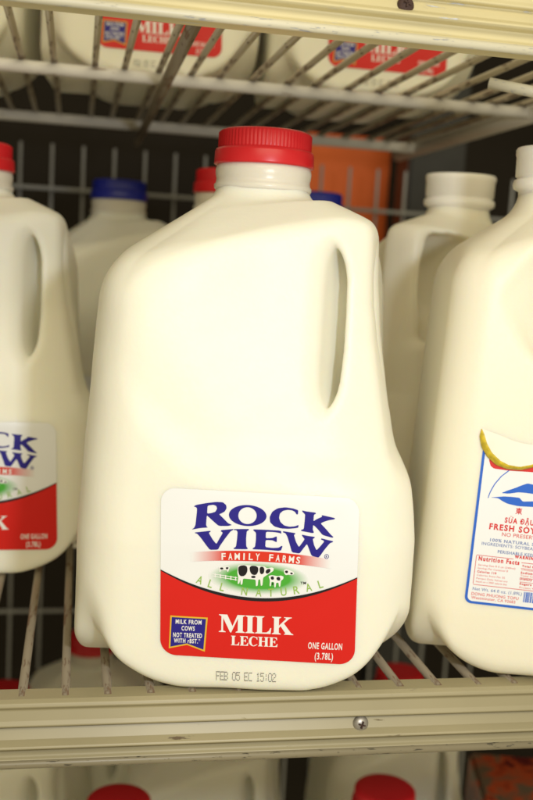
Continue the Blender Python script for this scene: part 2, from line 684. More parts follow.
# serif capitals, unit height, y downwards from the baseline (y = -1 is the top)
def serif(ch):
    T, t, s, f = 0.24, 0.085, 0.05, 0.10      # thick, thin, serif height, serif overhang
    def stem(x, wd, y0=0.0, y1=-1.0):
        b = 0.045
        return [(x - f, y0), (x - f, y0 - s * .7), (x, y0 - s - b), (x, y1 + s + b), (x - f, y1 + s * .7), (x - f, y1),
                (x + wd + f, y1), (x + wd + f, y1 + s * .7), (x + wd, y1 + s + b), (x + wd, y0 - s - b), (x + wd + f, y0 - s * .7), (x + wd + f, y0)]
    if ch == 'I':
        return [stem(f, T)], T + 2 * f
    if ch == 'L':
        x = f
        return [[(0, 0), (0, -s * .7), (x, -s - .045), (x, -1 + s + .045), (0, -1 + s * .7), (0, -1), (x + T + f, -1), (x + T + f, -1 + s * .7),
                 (x + T, -1 + s + .045), (x + T, -.07), (.56, -.08), (.68, -.18), (.74, -.34), (.79, -.34), (.76, 0)]], 0.79
    if ch == 'E':
        x = f
        return [[(0, 0), (0, -s * .7), (x, -s - .045), (x, -1 + s + .045), (0, -1 + s * .7), (0, -1), (.74, -1), (.76, -.72), (.71, -.72), (.66, -.85), (.56, -.925),
                 (x + T, -.93), (x + T, -.55), (.46, -.56), (.51, -.60), (.53, -.68), (.58, -.68), (.58, -.36), (.53, -.36), (.51, -.44), (.46, -.475), (x + T, -.48),
                 (x + T, -.07), (.58, -.08), (.70, -.18), (.76, -.32), (.81, -.32), (.78, 0)]], 0.81
    if ch == 'H':
        wI = T + 2 * f
        g = 0.32
        x2 = f + T + g
        b = .045
        return [[(0, 0), (0, -s * .7), (f, -s - b), (f, -1 + s + b), (0, -1 + s * .7), (0, -1), (f + T + f, -1), (f + T + f, -1 + s * .7), (f + T, -1 + s + b), (f + T, -.56),
                 (x2, -.56), (x2, -1 + s + b), (x2 - f, -1 + s * .7), (x2 - f, -1), (x2 + T + f, -1), (x2 + T + f, -1 + s * .7), (x2 + T, -1 + s + b), (x2 + T, -s - b), (x2 + T + f, -s * .7), (x2 + T + f, 0),
                 (x2 - f, 0), (x2 - f, -s * .7), (x2, -s - b), (x2, -.48), (f + T, -.48), (f + T, -s - b), (f + T + f, -s * .7), (f + T + f, 0)]], x2 + T + f
    if ch == 'K':
        b = .045
        return [[(0, 0), (0, -s * .7), (f, -s - b), (f, -1 + s + b), (0, -1 + s * .7), (0, -1), (f + T + f, -1), (f + T + f, -1 + s * .7), (f + T, -1 + s + b), (f + T, -.50),
                 (.68, -.90), (.66, -.95), (.58, -.965), (.58, -1), (.96, -1), (.96, -.965), (.84, -.92), (.58, -.64), (.94, -.10), (1.05, -.035), (1.05, 0),
                 (.60, 0), (.60, -.035), (.66, -.06), (.655, -.10), (.42, -.475), (f + T, -.36), (f + T, -s - b), (f + T + f, -s * .7), (f + T + f, 0)]], 1.05
    if ch == 'M':
        b = .045
        x2 = .92
        return [[(0, 0), (0, -s * .7), (.12, -.09), (.12, -.90), (0, -1 + s * .7), (0, -1), (.40, -1), (.66, -.36), (.90, -1), (x2 + T + f, -1), (x2 + T + f, -1 + s * .7), (x2 + T, -1 + s + b),
                 (x2 + T, -s - b), (x2 + T + f, -s * .7), (x2 + T + f, 0), (x2 - f, 0), (x2 - f, -s * .7), (x2, -s - b), (x2, -.80), (.60, 0), (.55, 0), (.205, -.80), (.205, -.09), (.33, -s * .7), (.33, 0)]], x2 + T + f
    if ch == 'C':
        o, i_ = [], []
        for k in range(25):
            a = rad(-48 - k * (264 / 24))
            o.append((.44 + .44 * math.cos(a), -.5 + .52 * math.sin(a)))
        for k in range(25):
            a = rad(-312 + k * (264 / 24))
            i_.append((.46 + .22 * math.cos(a) , -.5 + .45 * math.sin(a)))
        out = [(.80, -1.0), (.745, -.93)] + o[2:-1] + [(.84, -.20), (.80, -.22)] + i_[1:-2] + [(.70, -.86), (.77, -.68), (.82, -.68)]
        return [out], 0.84


def serif_loops(word, x0, x1, yb, h, gap=0.06, ang=0.0):
    tot = sum(serif(c)[1] for c in word) + gap * (len(word) - 1)
    kx = (x1 - x0) / tot
    out, x = [], 0.0
    for c in word:
        lps, wd = serif(c)
        for lp in lps:
            out.append([(x0 + (px + x) * kx, yb + py * h + (px + x) * kx * math.tan(ang)) for px, py in lp])
        x += wd + gap
    return out


DOTS = {'F': '11111 10000 10000 11110 10000 10000 10000', 'E': '11111 10000 10000 11110 10000 10000 11111', 'B': '11110 10001 10001 11110 10001 10001 11110',
        '0': '01110 10001 10001 10001 10001 10001 01110', '5': '11111 10000 11110 00001 00001 10001 01110', 'C': '01111 10000 10000 10000 10000 10000 01111',
        '1': '00100 01100 00100 00100 00100 00100 01110', '2': '01110 10001 00001 00110 01000 10000 11111', ':': '00000 00100 00100 00000 00100 00100 00000', ' ': '0 0 0 0 0 0 0'}


# ------------------------------------------------------------------ the milk jug
CAP_Z = 0.2315


def make_cap(m, parent):
    seg = 216
    prof = [(2.30, 0.0), (2.40, 0.03), (2.40, 0.10), (2.38, 0.62), (2.33, 0.74), (2.20, 0.78), (2.19, 0.84), (2.19, 1.50), (2.13, 1.60), (2.0, 1.66), (1.6, 1.68), (0.3, 1.69)]
    def ridge(i, k):
        if i in (6, 7):
            return 0.055 * (1 if k % 3 == 0 else -0.4)
        return 0
    bm = lathe([(r * .01, z * .01 + CAP_Z) for r, z in prof], seg, lambda i, k: ridge(i, k) * .01)
    return bm_obj('cap', bm, parent, m)


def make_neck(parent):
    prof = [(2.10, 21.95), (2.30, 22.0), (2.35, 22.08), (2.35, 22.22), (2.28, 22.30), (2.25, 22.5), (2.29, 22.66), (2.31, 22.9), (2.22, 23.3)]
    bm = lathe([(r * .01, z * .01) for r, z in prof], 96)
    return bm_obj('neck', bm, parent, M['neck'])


def milk_label(parent):
    A = Art(GALLON_BVH, (258, 575), rad(2.2), 0.000432, 0.005, 0.0512)
    X0, X1 = 161.0, 357.0

    def rr_top(x):
        r = 14
        y = 488 + (x - 258) * 0.050
        e = min(x - X0, X1 - x)
        return y + (r - math.sqrt(max(0, r * r - (r - e) ** 2)) if e < r else 0)

    def left_in(y):
        return 0

    def rr_bot(x):
        r = 16
        y = 659.0 + (x - 258) * 0.055
        e = min(x - X0, X1 - x)
        return y - (r - math.sqrt(max(0, r * r - (r - e) ** 2)) if e < r else 0)

    sheet = A.columns('label', X0, X1, rr_top, rr_bot, 0.00022, parent, M['paper'], 70, 60)
    # red field under a sagging dark line
    def arc(x):
        t = (x - 262) / 100.0
        return 597.5 - 29.0 * t * t + (x - 262) * 0.018
    A.columns('red_field', X0, X1, lambda x: min(arc(x), rr_bot(x) - 1), rr_bot, 0.00034, sheet, M['red'], 90, 40)
    def thick(x):
        return 2.4 * (1 - abs((x - 259) / 99.0) ** 2) + 0.7
    A.columns('curved_line', X0, X1, lambda x: arc(x) - thick(x), lambda x: arc(x) + 0.4, 0.00044, sheet, M['black'], 90, 2)
    # brand lettering, each letter as traced
    z6, z7 = tracer(185, 490, 7.107), tracer(255, 490, 6.66)
    Rr = z6([(58, 83), (75, 72), (150, 58), (215, 50), (262, 52), (285, 72), (288, 95), (275, 118), (252, 131), (236, 137), (265, 165), (300, 200), (328, 213), (300, 220), (235, 220), (200, 190), (165, 158), (151, 146),
             (148, 175), (146, 212), (150, 225), (160, 232), (110, 236), (45, 248), (62, 236), (72, 215), (80, 130), (82, 98), (75, 88)])
    Rh = z6([(155, 76), (195, 70), (216, 78), (222, 97), (210, 120), (180, 130), (152, 133)])
    C = z7([(276, 97), (240, 85), (190, 78), (140, 85), (105, 108), (88, 145), (92, 180), (120, 207), (165, 220), (215, 222), (262, 217), (278, 213), (280, 195), (255, 205), (220, 208), (185, 200), (160, 178), (150, 150), (155, 120), (175, 102), (205, 95), (235, 98), (255, 108), (265, 125), (274, 125)])
    K = z7([(302, 98), (330, 105), (390, 112), (393, 120), (380, 126), (377, 170), (400, 155), (435, 139), (430, 128), (520, 148), (518, 156), (480, 162), (445, 174), (425, 184), (460, 220), (495, 260), (513, 275), (505, 280), (440, 262), (410, 225), (385, 200), (376, 196), (374, 225), (382, 244), (377, 250), (296, 235), (298, 228), (315, 222), (320, 160), (322, 125), (303, 106)])
    V = z6([(68, 268), (120, 262), (178, 255), (178, 262), (165, 270), (195, 320), (220, 350), (240, 312), (265, 268), (250, 258), (252, 250), (300, 245), (338, 241), (336, 248), (318, 258), (280, 310), (245, 362), (232, 390), (175, 392), (150, 360), (110, 305), (85, 277), (70, 273)])
    I = z6([(340, 242), (400, 241), (447, 241), (447, 248), (432, 257), (428, 310), (430, 365), (441, 379), (437, 385), (345, 385), (340, 379), (358, 368), (365, 310), (368, 262), (360, 250), (340, 248)])
    E = z7([(-18, 228), (60, 230), (165, 235), (167, 256), (155, 250), (120, 245), (65, 243), (64, 287), (110, 285), (130, 275), (138, 275), (138, 312), (130, 310), (110, 300), (64, 298), (62, 346), (110, 352), (150, 350), (170, 337), (177, 340), (165, 372), (60, 364), (-20, 361), (-20, 354), (-5, 344), (0, 300), (0, 250), (-18, 235)])
    W = z7([(178, 238), (225, 245), (260, 250), (258, 257), (250, 263), (265, 310), (285, 345), (310, 310), (322, 290), (305, 268), (303, 260), (340, 268), (390, 275), (386, 283), (375, 289), (385, 330), (402, 365), (425, 340), (452, 306), (446, 298), (430, 292), (432, 284), (475, 295), (512, 303), (508, 310), (490, 316), (455, 360), (425, 405), (415, 415), (370, 402), (350, 350), (338, 322), (310, 360), (290, 388), (240, 380), (225, 330), (208, 275), (195, 252), (178, 246)])
    loops = [smooth(p, 1) for p in (Rr, Rh, C, K, V, I, E, W)]
    loops += [ellipse(246.5, 510.4, 18.6, 10.5, 40, rad(3)), ellipse(246.3, 510.5, 9.1, 8.4, 36, rad(3))]
    loops += [ellipse(325.6, 551.1, 2.3, 2.5, 20), ellipse(325.6, 551.1, 1.8, 2.0, 20)]
    A.polys('brand_lettering', loops, 0.00040, sheet, M['navy'])
    A.text('small_marks', [('R', 325.6, 552.4, 2.4, 1.7, 0.02)], 0.00040, sheet, M['navy'])
    A.text('trademark', [('TM', 303, 579.8, 2.6, 5.6, 0.03)], 0.00046, sheet, M['black'])
    # red ribbon with white letters
    def bt(x):
        return 546.5 + ((x - 262) / 70) ** 2 * 4.6 + (x - 262) * 0.048
    A.columns('ribbon', 191, 330, lambda x: bt(x), lambda x: bt(x) + 10.6 - abs(x - 262) * .012, 0.00034, sheet, M['bar'], 60, 4)
    its = []
    word = 'FAMILY FARMS'
    for i, ch in enumerate(word):
        if ch == ' ':
            continue
        x = 223.3 + (297 - 223.3) * i / (len(word) - 1)
        sl = (2 * (x - 262) / 4900 * 4.6) + 0.048
        its.append((ch, x, bt(x) + 9.0, 7.0, {'I': 1.4, 'M': 5.2}.get(ch, 4.1), 0.022, -math.atan(sl)))
    A.text('ribbon_lettering', its, 0.00046, sheet, M['white'])
    # pasture with the cows
    A.polys('pasture', [ellipse(258.5, 574, 50, 17.0, 60, rad(3))], 0.00030, sheet, M['field'])
    z = tracer(195, 550, 3.807)
    cowb = z([(162, 42), (172, 38), (235, 42), (262, 44), (272, 52), (290, 48), (298, 52), (296, 62), (284, 70), (272, 78), (258, 88), (256, 118), (250, 121), (247, 95), (240, 96), (238, 120), (231, 122), (230, 96), (205, 94), (182, 92),
              (180, 114), (174, 118), (172, 96), (168, 112), (162, 114), (164, 88), (160, 70)])
    calf = z([(278, 82), (290, 78), (312, 82), (326, 80), (336, 84), (334, 94), (326, 100), (324, 122), (319, 124), (317, 108), (308, 108), (306, 126), (301, 126), (300, 106), (290, 104), (288, 122), (283, 121), (284, 98)])
    far1 = z([(88, 48), (112, 46), (124, 44), (132, 50), (128, 58), (126, 66), (122, 66), (121, 60), (98, 60), (96, 68), (92, 68), (92, 58)])
    far2 = z([(336, 58), (346, 54), (362, 60), (374, 66), (376, 74), (368, 78), (354, 76), (344, 78), (338, 72)])
    A.polys('cows', [smooth(c, 1) for c in (cowb, calf, far1, far2)], 0.00046, sheet, M['white'])
    sp = [[(164, 42), (194, 39), (200, 60), (190, 82), (170, 84), (163, 64)], [(204, 41), (238, 43), (240, 64), (230, 80), (210, 74)], [(243, 45), (262, 46), (262, 72), (246, 76)],
          [(270, 56), (284, 52), (286, 64), (274, 74), (266, 68)], [(212, 82), (228, 80), (230, 90), (214, 90)], [(286, 84), (298, 82), (300, 96), (288, 96)],
          [(308, 86), (322, 84), (324, 100), (310, 98)], [(94, 50), (106, 49), (108, 57), (96, 58)], [(116, 48), (128, 48), (124, 57), (117, 56)],
          [(340, 60), (352, 60), (352, 70), (342, 70)], [(362, 66), (372, 70), (368, 76), (360, 73)], [(292, 108), (298, 108), (296, 118), (292, 116)]]
    A.polys('cow_patches', [smooth(z(s), 2, 0.75) for s in sp], 0.00054, sheet, M['black'])
    fence = [z([(66, 74), (110, 80), (160, 88), (160, 91), (110, 83), (66, 77)]), z([(66, 82), (110, 89), (160, 97), (160, 100), (110, 92), (66, 85)])]
    fence += [z([(x, 72 + (x - 66) * .15), (x + 4, 72 + (x - 66) * .15), (x + 4, 88 + (x - 66) * .15), (x, 88 + (x - 66) * .15)]) for x in (74, 94, 114, 134, 152)]
    A.polys('field_fence', [fence[0], fence[1]], 0.00046, sheet, M['white'])
    A.polys('field_fence_posts', fence[2:], 0.00050, sheet, M['white'])
    # green letters following the sagging line
    its = []
    word = 'ALL NATURAL'
    xs = [198.5, 209.5, 221.5, 0, 244, 258.5, 271, 284, 297, 309.5, 321.5]
    for ch, x in zip(word, xs):
        if ch == ' ':
            continue
        t = (x - 262) / 100
        sl = -0.58 * t + 0.018
        its.append((ch, x, arc(x) - 4.8, 8.6, {'L': 4.2}.get(ch, 5.8), 0.008, -math.atan(sl)))
    A.text('green_lettering', its, 0.00042, sheet, M['lime'])
    # the red field's lettering
    a = rad(2.4)
    k8 = 3.331
    A.polys('product_lettering', serif_loops('MILK', 205 + 48 / k8, 205 + 297 / k8, 600 + 99 / k8, 61 / k8, 0.03, a), 0.00044, sheet, M['white'])
    A.polys('second_lettering', serif_loops('LECHE', 205 + 89 / k8, 205 + 245 / k8, 600 + 145 / k8, 33 / k8, 0.05, a), 0.00044, sheet, M['white'])
    A.text('volume_lettering', [('ONE GALLON', 326.5, 647.6, 6.9, 34.5, 0.022, -a), ('(3.78L)', 325.5, 658.5, 7.2, 18.5, 0.022, -a)], 0.00044, sheet, M['white'])
    # navy banner with a gold edge
    b = tracer(160, 605, 9.69)
    A.polys('banner_edge', [b([(106, 76), (467, 96), (442, 442), (268, 374), (92, 410)])], 0.00044, sheet, M['gold'])
    A.polys('banner', [b([(120, 92), (450, 110), (428, 420), (268, 358), (108, 392)])], 0.00054, sheet, M['navy'])
    bl = [('MILK FROM', 282, 160, 44, 250), ('COWS', 278, 226, 46, 128), ('NOT TREATED', 273, 296, 46, 280), ('WITH rBST.*', 268, 352, 44, 255)]
    A.text('banner_lettering', [(s, 160 + x / 9.69, 605 + y / 9.69, h / 9.69, wd / 9.69, 0.03, -rad(2)) for s, x, y, h, wd in bl], 0.00062, sheet, M['white'])
    return sheet


def date_stamp(parent):
    A = Art(GALLON_BVH, (258, 575), rad(2.2), 0.000432, 0.005, 0.0512)
    bm = bmesh.new()
    x = 217.5
    for ch in 'FEB 05 EC 15:02':
        rows = DOTS[ch].split()
        for j, r_ in enumerate(rows):
            for i, c in enumerate(r_):
                if c == '1':
                    cx = x + i * 0.80 + random.uniform(-.06, .06)
                    cy = 673.5 + j * 1.38 + (x - 258) * 0.034 + random.uniform(-.08, .08)
                    vs = [bm.verts.new((cx + .46 * math.cos(k * 1.0472), -(cy + .62 * math.sin(k * 1.0472)), 0)) for k in range(6)]
                    bm.faces.new(vs)
        x += 4.05
    me = bpy.data.meshes.new('stamp')
    bm.to_mesh(me)
    bm.free()
    return A.wrap('date_stamp', me, 0.00012, parent, M['stamp'])


GM = 'gallon jugs of milk on the cooler shelves'
JUG_POS = (0.0872, 0.4800, 0.0005)
main = thing('milk_jug', 'large red capped milk jug in sharp focus, standing foremost at the centre of the shelf', 'milk jug', JUG_POS, rad(-8.5), GM)
mesh_obj('body', GALLON_ME, main)
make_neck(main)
cap0 = make_cap(M['redcap'], main)
milk_label(main)
date_stamp(main)


def recap(root, m):
    for c in root.children:
        if c.name.startswith('cap'):
            me = c.data.copy()
            me.materials.clear()
            me.materials.append(m)
            c.data = me


def at(px, py, fwd, z=None):
    """world point seen at a pixel of the 533 x 800 photograph at a given forward distance (used to measure the layout)"""
    v = (cam.matrix_world.to_3x3() @ Vector(((px - 266.5) / 990, -(py - 400) / 990, -1))) * fwd
    p = Vector((0, 0, CAM_H)) + v
    if z is not None:
        p.z = z
    return p


# ------------------------------------------------------------------ shelves
PITCH_Z = 0.309
LOW_Z = -0.44
Y_RAIL = 0.405
X_L, X_R = -0.75, 0.315


def screw_mesh():
    bm = lathe([(0.0036, 0.0), (0.0036, 0.0004), (0.0031, 0.0014), (0.002, 0.0021), (0.0007, 0.0024)], 24)
    return bm


def make_shelf(label, z, spacing, x_first, screw_x, screw_mat, rail_mat, wire_mat):
    t = thing('wire_shelf', label, 'shelf', (0, 0, z), 0, 'wire shelves of the cooler')
    # front rail: stepped channel, cream enamel
    y = Y_RAIL
    pts = [(y + .012, -.0015), (y + .001, -.0012), (y - .0012, -.0024), (y - .0018, -.0042), (y - .0006, -.0056), (y - .0002, -.0062), (y - .0016, -.0112), (y - .0028, -.0134), (y - .0022, -.0142), (y + .0006, -.0144),
           (y + .0004, -.0152), (y - .0022, -.0205), (y - .0052, -.0226), (y - .0058, -.0236), (y - .0046, -.0246), (y - .0004, -.0250), (y - .0004, -.0258), (y - .0012, -.0298), (y - .0026, -.0312),
           (y - .0026, -.0334), (y - .0006, -.0344), (y + .012, -.0344), (y + .012, -.0325), (y + .003, -.0322), (y + .003, -.004), (y + .012, -.0035)]
    pts = [(a_, b_ * 0.85) for a_, b_ in pts]
    bm = extrude_profile(pts, X_L, X_R + .35, 60)
    fr = bm_obj('front_rail', bm, t, rail_mat, smooth=False)
    md = fr.modifiers.new('bevel', 'BEVEL')
    md.width = 0.0004
    md.segments = 2
    # worn rounded bead along the rail's bottom edge
    bm = bmesh.new()
    rod(bm, (X_L, y - .0022, -.0284), (X_R + .35, y - .0022, -.0284), .0019, 10)
    bm_obj('bead', bm, fr, M['lip'] if rail_mat is M['rail'] else M['lip_dull'])
    if screw_x is not None:
        bm = screw_mesh()
        o = bm_obj('screw', bm, fr, screw_mat)
        o.location = (screw_x, y - .0012, -.0158)
        o.rotation_euler = (rad(80), rad(20), 0)
        bm = bmesh.new()
        for sx, sz in ((.0032, .0006), (.0006, .0032)):
            bmesh.ops.create_cube(bm, size=1, matrix=Matrix.Diagonal((sx, sz, .0012, 1)))
        k = bm_obj('screw_slot', bm, o, M['rust'], smooth=False)
        k.parent = fr
        k.location = (screw_x, y - .0037, -.0154)
        k.rotation_euler = (rad(80), rad(20), rad(12))
    # front-to-back wires
    bm = bmesh.new()
    rod(bm, (0, y + .004, -.0022), (0, .965, -.0022), .0021, 10)
    me = None
    x = x_first
    while x < X_R:
        if me is None:
            wobj = bm_obj('wire', bm, t, wire_mat)
            me = wobj.data
        else:
            wobj = mesh_obj('wire', me, t)
        wobj.location = (x, 0, random.uniform(-.0006, .0002))
        wobj.rotation_euler = (0, 0, rad(random.uniform(-.22, .22)))
        x += spacing
    # cross bars under the wires
    for yy, r in ((.665, .0040), (.905, .0045)):
        bm = bmesh.new()
        rod(bm, (X_L, yy, -.0085), (X_R, yy, -.0085), r, 14)
        bm_obj('cross_bar', bm, t, M['bar_metal'])
    bm = bmesh.new()
    rod(bm, (X_R - .005, y + .01, -.0085), (X_R - .005, .965, -.0085), .0062, 14)
    bm_obj('side_bar', bm, t, M['bar_metal'])
    return t


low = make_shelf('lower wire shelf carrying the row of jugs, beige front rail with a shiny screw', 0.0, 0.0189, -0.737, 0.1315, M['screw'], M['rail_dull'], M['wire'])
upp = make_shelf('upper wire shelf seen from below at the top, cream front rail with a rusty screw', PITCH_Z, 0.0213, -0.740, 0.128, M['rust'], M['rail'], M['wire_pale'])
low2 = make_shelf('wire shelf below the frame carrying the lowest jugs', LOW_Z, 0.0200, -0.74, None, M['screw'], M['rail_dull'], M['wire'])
# thicker rod and a bracket end under the upper shelf
bm = bmesh.new()
rod(bm, (0.052, Y_RAIL + .012, -.0100), (0.052, .955, -.0175), .0036, 12)
bm_obj('support_rod', bm, upp, M['wire'])
p = at(489, 83, 0.50)
q = at(570, 99, 0.49)
bm = bmesh.new()
rod(bm, p, q, .0028, 12)
o = bm_obj('bracket', bm, upp, M['lip'])
o.location.z = -PITCH_Z

# ------------------------------------------------------------------ the setting behind
def box(name, c, s, m, parent=None, bev=0.003):
    bm = bmesh.new()
    bmesh.ops.create_cube(bm, size=1, matrix=Matrix.Translation(c) @ Matrix.Diagonal((*s, 1)))
    bmesh.ops.bevel(bm, geom=bm.edges[:], offset=bev, segments=2, affect='EDGES')
    return bm_obj(name, bm, parent, m, smooth=False)


for nm, c, s in (('back_wall', (0.1, 1.45, 0.1), (3.2, .04, 2.4)), ('side_wall', (-1.3, .93, 0.1), (.04, 1.0, 2.4)), ('side_wall', (1.3, .93, 0.1), (.04, 1.0, 2.4))):
    box(nm, c, s, M['wall'])['kind'] = 'structure'

g = thing('wire_grid', 'grey wire grid standing behind the jugs at the back of the cooler', 'wire grid', (0, 1.06, -0.45))
gm = None
for i in range(-24, 16):
    if gm is None:
        bm = bmesh.new()
        rod(bm, (0, 0, 0), (0, 0, 0.745), .0017, 8)
        o = bm_obj('upright', bm, g, M['grid'])
        gm = o.data
    else:
        o = mesh_obj('upright', gm, g)
    o.location.x = i * 0.0315 + 0.004
for zz in (-.2, .03, .25):
    bm = bmesh.new()
    rod(bm, (-.76, -.0035, zz + .45), (.48, -.0035, zz + .45), .0021, 8)
    bm_obj('crosswire', bm, g, M['grid'])

# ------------------------------------------------------------------ more milk jugs
def on_shelf(px, fwd, z):
    """ground position on a shelf for a jug whose axis passes pixel column px near the level of the lens"""
    p = at(px, 265 + (px - 266) * .0576, fwd)
    return (p.x, p.y, z + .001)


J = lambda label, px, fwd, z, rot, cat='milk jug': dup(main, label, on_shelf(px, fwd, z), rad(rot), group=GM)
def at_plane(px, py, z):
    """world point on the level z seen at a pixel of the 533 x 800 photograph"""
    v = cam.matrix_world.to_3x3() @ Vector(((px - 266.5) / 990, -(py - 400) / 990, -1))
    return Vector((0, 0, CAM_H)) + v * ((z - CAM_H) / v.z)


left = J('red capped milk jug cut by the left edge, standing left of the sharp middle jug', -27, .61, 0, 6)
blue = J('blue capped milk jug standing behind the gap between the two front red capped jugs', 117, .85, 0, 4)
recap(blue, M['bluecap'])
redb = J('red capped milk jug mostly hidden right behind the middle jug', 224, .70, 0, -3)
blue2 = J('blue capped milk jug deep on the shelf, its cap peeking past the middle jug neck', 312, .86, 0, 3)
recap(blue2, M['bluecap'])
up1 = J('milk jug on the upper shelf with its red label above the blue capped jug', 144, .77, PITCH_Z, -5)
up2 = J('milk jug on the upper shelf with its red label above the orange box', 345, .79, PITCH_Z, -5)
up0 = J('milk jug on the upper shelf at the left edge, no lettering in view', -70, .775, PITCH_Z, -5)


def L(label, px, py, rot):
    p = at_plane(px, py, LOW_Z + 0.248)
    return dup(main, label, (p.x, p.y, LOW_Z + .001), rad(rot), group=GM)


L('milk jug on the lowest shelf, its red cap rising under the rail at bottom left', 119, 800, -20)
L('milk jug on the lowest shelf, its red cap below the shiny rail screw', 385, 789, -10)
L('milk jug on the lowest shelf, its red cap seen through wires at the left', 92, 634, -10)
L('milk jug on the lowest shelf, its red cap seen through wires between two jugs', 400, 672, -6)
L('milk jug on the lowest shelf, between two bottom red caps, its own cap hidden', 212, 690, -6)
L('milk jug on the lowest shelf cut by the left edge under the rail', 4, 690, -6)


# ------------------------------------------------------------------ soy milk jugs
def soy_label(parent):
    A = Art(HALF_BVH, (523, 540), rad(6.4), 0.000462, 0.0, 0.0630)
    X0, X1 = 477.5, 590.0
    tilt = math.tan(rad(6.4))
    # work upright: (u, v) pixels from the label centre, turned back to drawing pixels
    ca, sa = math.cos(rad(6.4)), math.sin(rad(6.4))
    def P(u, v):
        return (523 + u * ca - v * sa, 540 + u * sa + v * ca)
    B = Art(HALF_BVH, (0, 0), rad(-2.4), 0.000462, -0.0165, 0.0668)
    L, Rt, T, Bo = -47.0, 64.0, -90.0, 71.0
    def rrb(x, r, l, rgt, base, sgn):
        e = min(x - l, rgt - x)
        return base - sgn * (r - math.sqrt(max(0, r * r - (r - e) ** 2)) if e < r else 0)
    def UV(pts):
        return [((x - 523) * ca + (y - 540) * sa, -(x - 523) * sa + (y - 540) * ca) for x, y in pts]
    outer = UV([(484.2, 429.7), (482.2, 437), (484.0, 447.5), (489.5, 457.5), (498.4, 465.8), (509, 470), (522, 471.2), (533, 469), (548, 462), (560, 452)])
    inner = UV([(484.6, 429.9), (486.8, 435.6), (489, 444), (493.6, 452.8), (502, 461), (510, 465.2), (520.8, 467.2), (533, 465.0), (547, 457), (559, 447)])
    upper = UV([(484.8, 430.0), (488.5, 431), (493, 433), (499, 435), (506, 438), (513, 441), (522, 444), (533, 446), (546, 446), (558, 444)])
    lower_edge = outer[2:]

    def peel(x):
        return float(np.interp(x, [q_[0] for q_ in lower_edge], [q_[1] for q_ in lower_edge]))

    def sheet3d(name, a, b, offa, offb, m_, bulge, parent_, n=44, k=8):
        def rs(c):
            d = [0]
            for i_ in range(1, len(c)):
                d.append(i_)
            tt = np.linspace(0, len(c) - 1, n)
            return np.interp(tt, d, [q_[0] for q_ in c]), np.interp(tt, d, [q_[1] for q_ in c])
        ax_, ay_ = rs(a)
        bx_, by_ = rs(b)
        bm = bmesh.new()
        rows = []
        for i_ in range(n):
            fade = min(1.0, i_ / 10.0)
            row = []
            for j_ in range(k + 1):
                t = j_ / k
                o_ = (offa + (offb - offa) * t + bulge * math.sin(math.pi * t)) * fade + .0005
                row.append(bm.verts.new(project(B.bvh, *B.uv(ax_[i_] * (1 - t) + bx_[i_] * t, ay_[i_] * (1 - t) + by_[i_] * t), o_)))
            rows.append(row)
        for r0, r1 in zip(rows[:-1], rows[1:]):
            for j_ in range(k):
                bm.faces.new((r0[j_], r1[j_], r1[j_ + 1], r0[j_ + 1]))
        return bm_obj(name, bm, parent_, m_)

    sheet = B.columns('label', L, Rt, lambda x: max(rrb(x, 7, L, Rt, T, -1), peel(x)), lambda x: rrb(x, 7, L, Rt, Bo, 1), .0002, parent, M['soyblue'], 60, 50)
    i = 2.6
    B.columns('label_paper', L + i, Rt - i, lambda x: max(rrb(x, 5, L + i, Rt - i, T + i, -1), peel(x)), lambda x: rrb(x, 5, L + i, Rt - i, Bo - i, 1), .00030, sheet, M['paper'], 60, 50)
    # red panel at the top, the sky arc and the mountain-like emblem
    sheet3d('peeled_edge', outer, inner, .0004, .0022, M['glue'], .0006, sheet)
    sheet3d('peeled_flap', inner, upper, .0022, .0004, M['flap'], .0002, sheet)
    i = 2.6
    def low_red(x):
        return float(np.interp(x, [q_[0] for q_ in redline], [q_[1] for q_ in redline]))
    redline = UV([(491.6, 458), (492.2, 463), (493.5, 467), (496.6, 469.6), (512, 471.8), (533, 473.2), (575, 477.5)])
    x0r, x1r = redline[0][0] + .4, 58.0
    B.columns('top_panel', x0r, x1r, lambda x: min(peel(x), low_red(x) - .05), low_red, .00038, sheet, M['soyred'], 40, 3)
    # sky arc and the blue mountain emblem
    ap = UV([(490.8, 499), (492.2, 494.5), (494.2, 490), (497.3, 484.6), (503.7, 477), (511.2, 471.2)])
    aq = UV([(491.5, 499.2), (493.0, 494.8), (495.1, 490.4), (498.1, 485.2), (504.4, 477.6), (512.2, 471.6)])
    z2 = lambda pts: UV([(470 + x / 8.46, 480 + y / 8.46) for x, y in pts])
    B.polys('emblem', [ap + aq[::-1],
                       smooth(z2([(288, 119), (340, 98), (400, 78), (455, 55), (505, 38), (560, 50), (640, 90), (720, 140), (640, 140), (560, 128), (490, 118), (430, 113), (350, 125)]), 1),
                       smooth(z2([(198, 156), (262, 152), (310, 148), (380, 152), (440, 160), (456, 180), (470, 192), (560, 190), (660, 186), (740, 170), (700, 220), (620, 240), (540, 237), (430, 231), (340, 210), (295, 186), (262, 163)]), 1)], .00038, sheet, M['soyblue'])

    def strokes(x, y, s, segs, wd):
        out = []
        for (a, b) in segs:
            dx, dy = b[0] - a[0], b[1] - a[1]
            l = math.hypot(dx, dy)
            nx, ny = -dy / l * wd / 2, dx / l * wd / 2
            out.append([(x + a[0] * s + nx, y + a[1] * s + ny), (x + b[0] * s + nx, y + b[1] * s + ny), (x + b[0] * s - nx, y + b[1] * s - ny), (x + a[0] * s - nx, y + a[1] * s - ny)])
        return out
    east = [((-.45, -.34), (.45, -.34)), ((-.3, -.2), (.3, -.2)), ((-.3, -.02), (.3, -.02)), ((-.3, .16), (.3, .16)), ((-.3, -.2), (-.3, .16)), ((.3, -.2), (.3, .16)), ((0, -.5), (0, .5)), ((-.04, .16), (-.46, .46)), ((.04, .16), (.46, .46))]
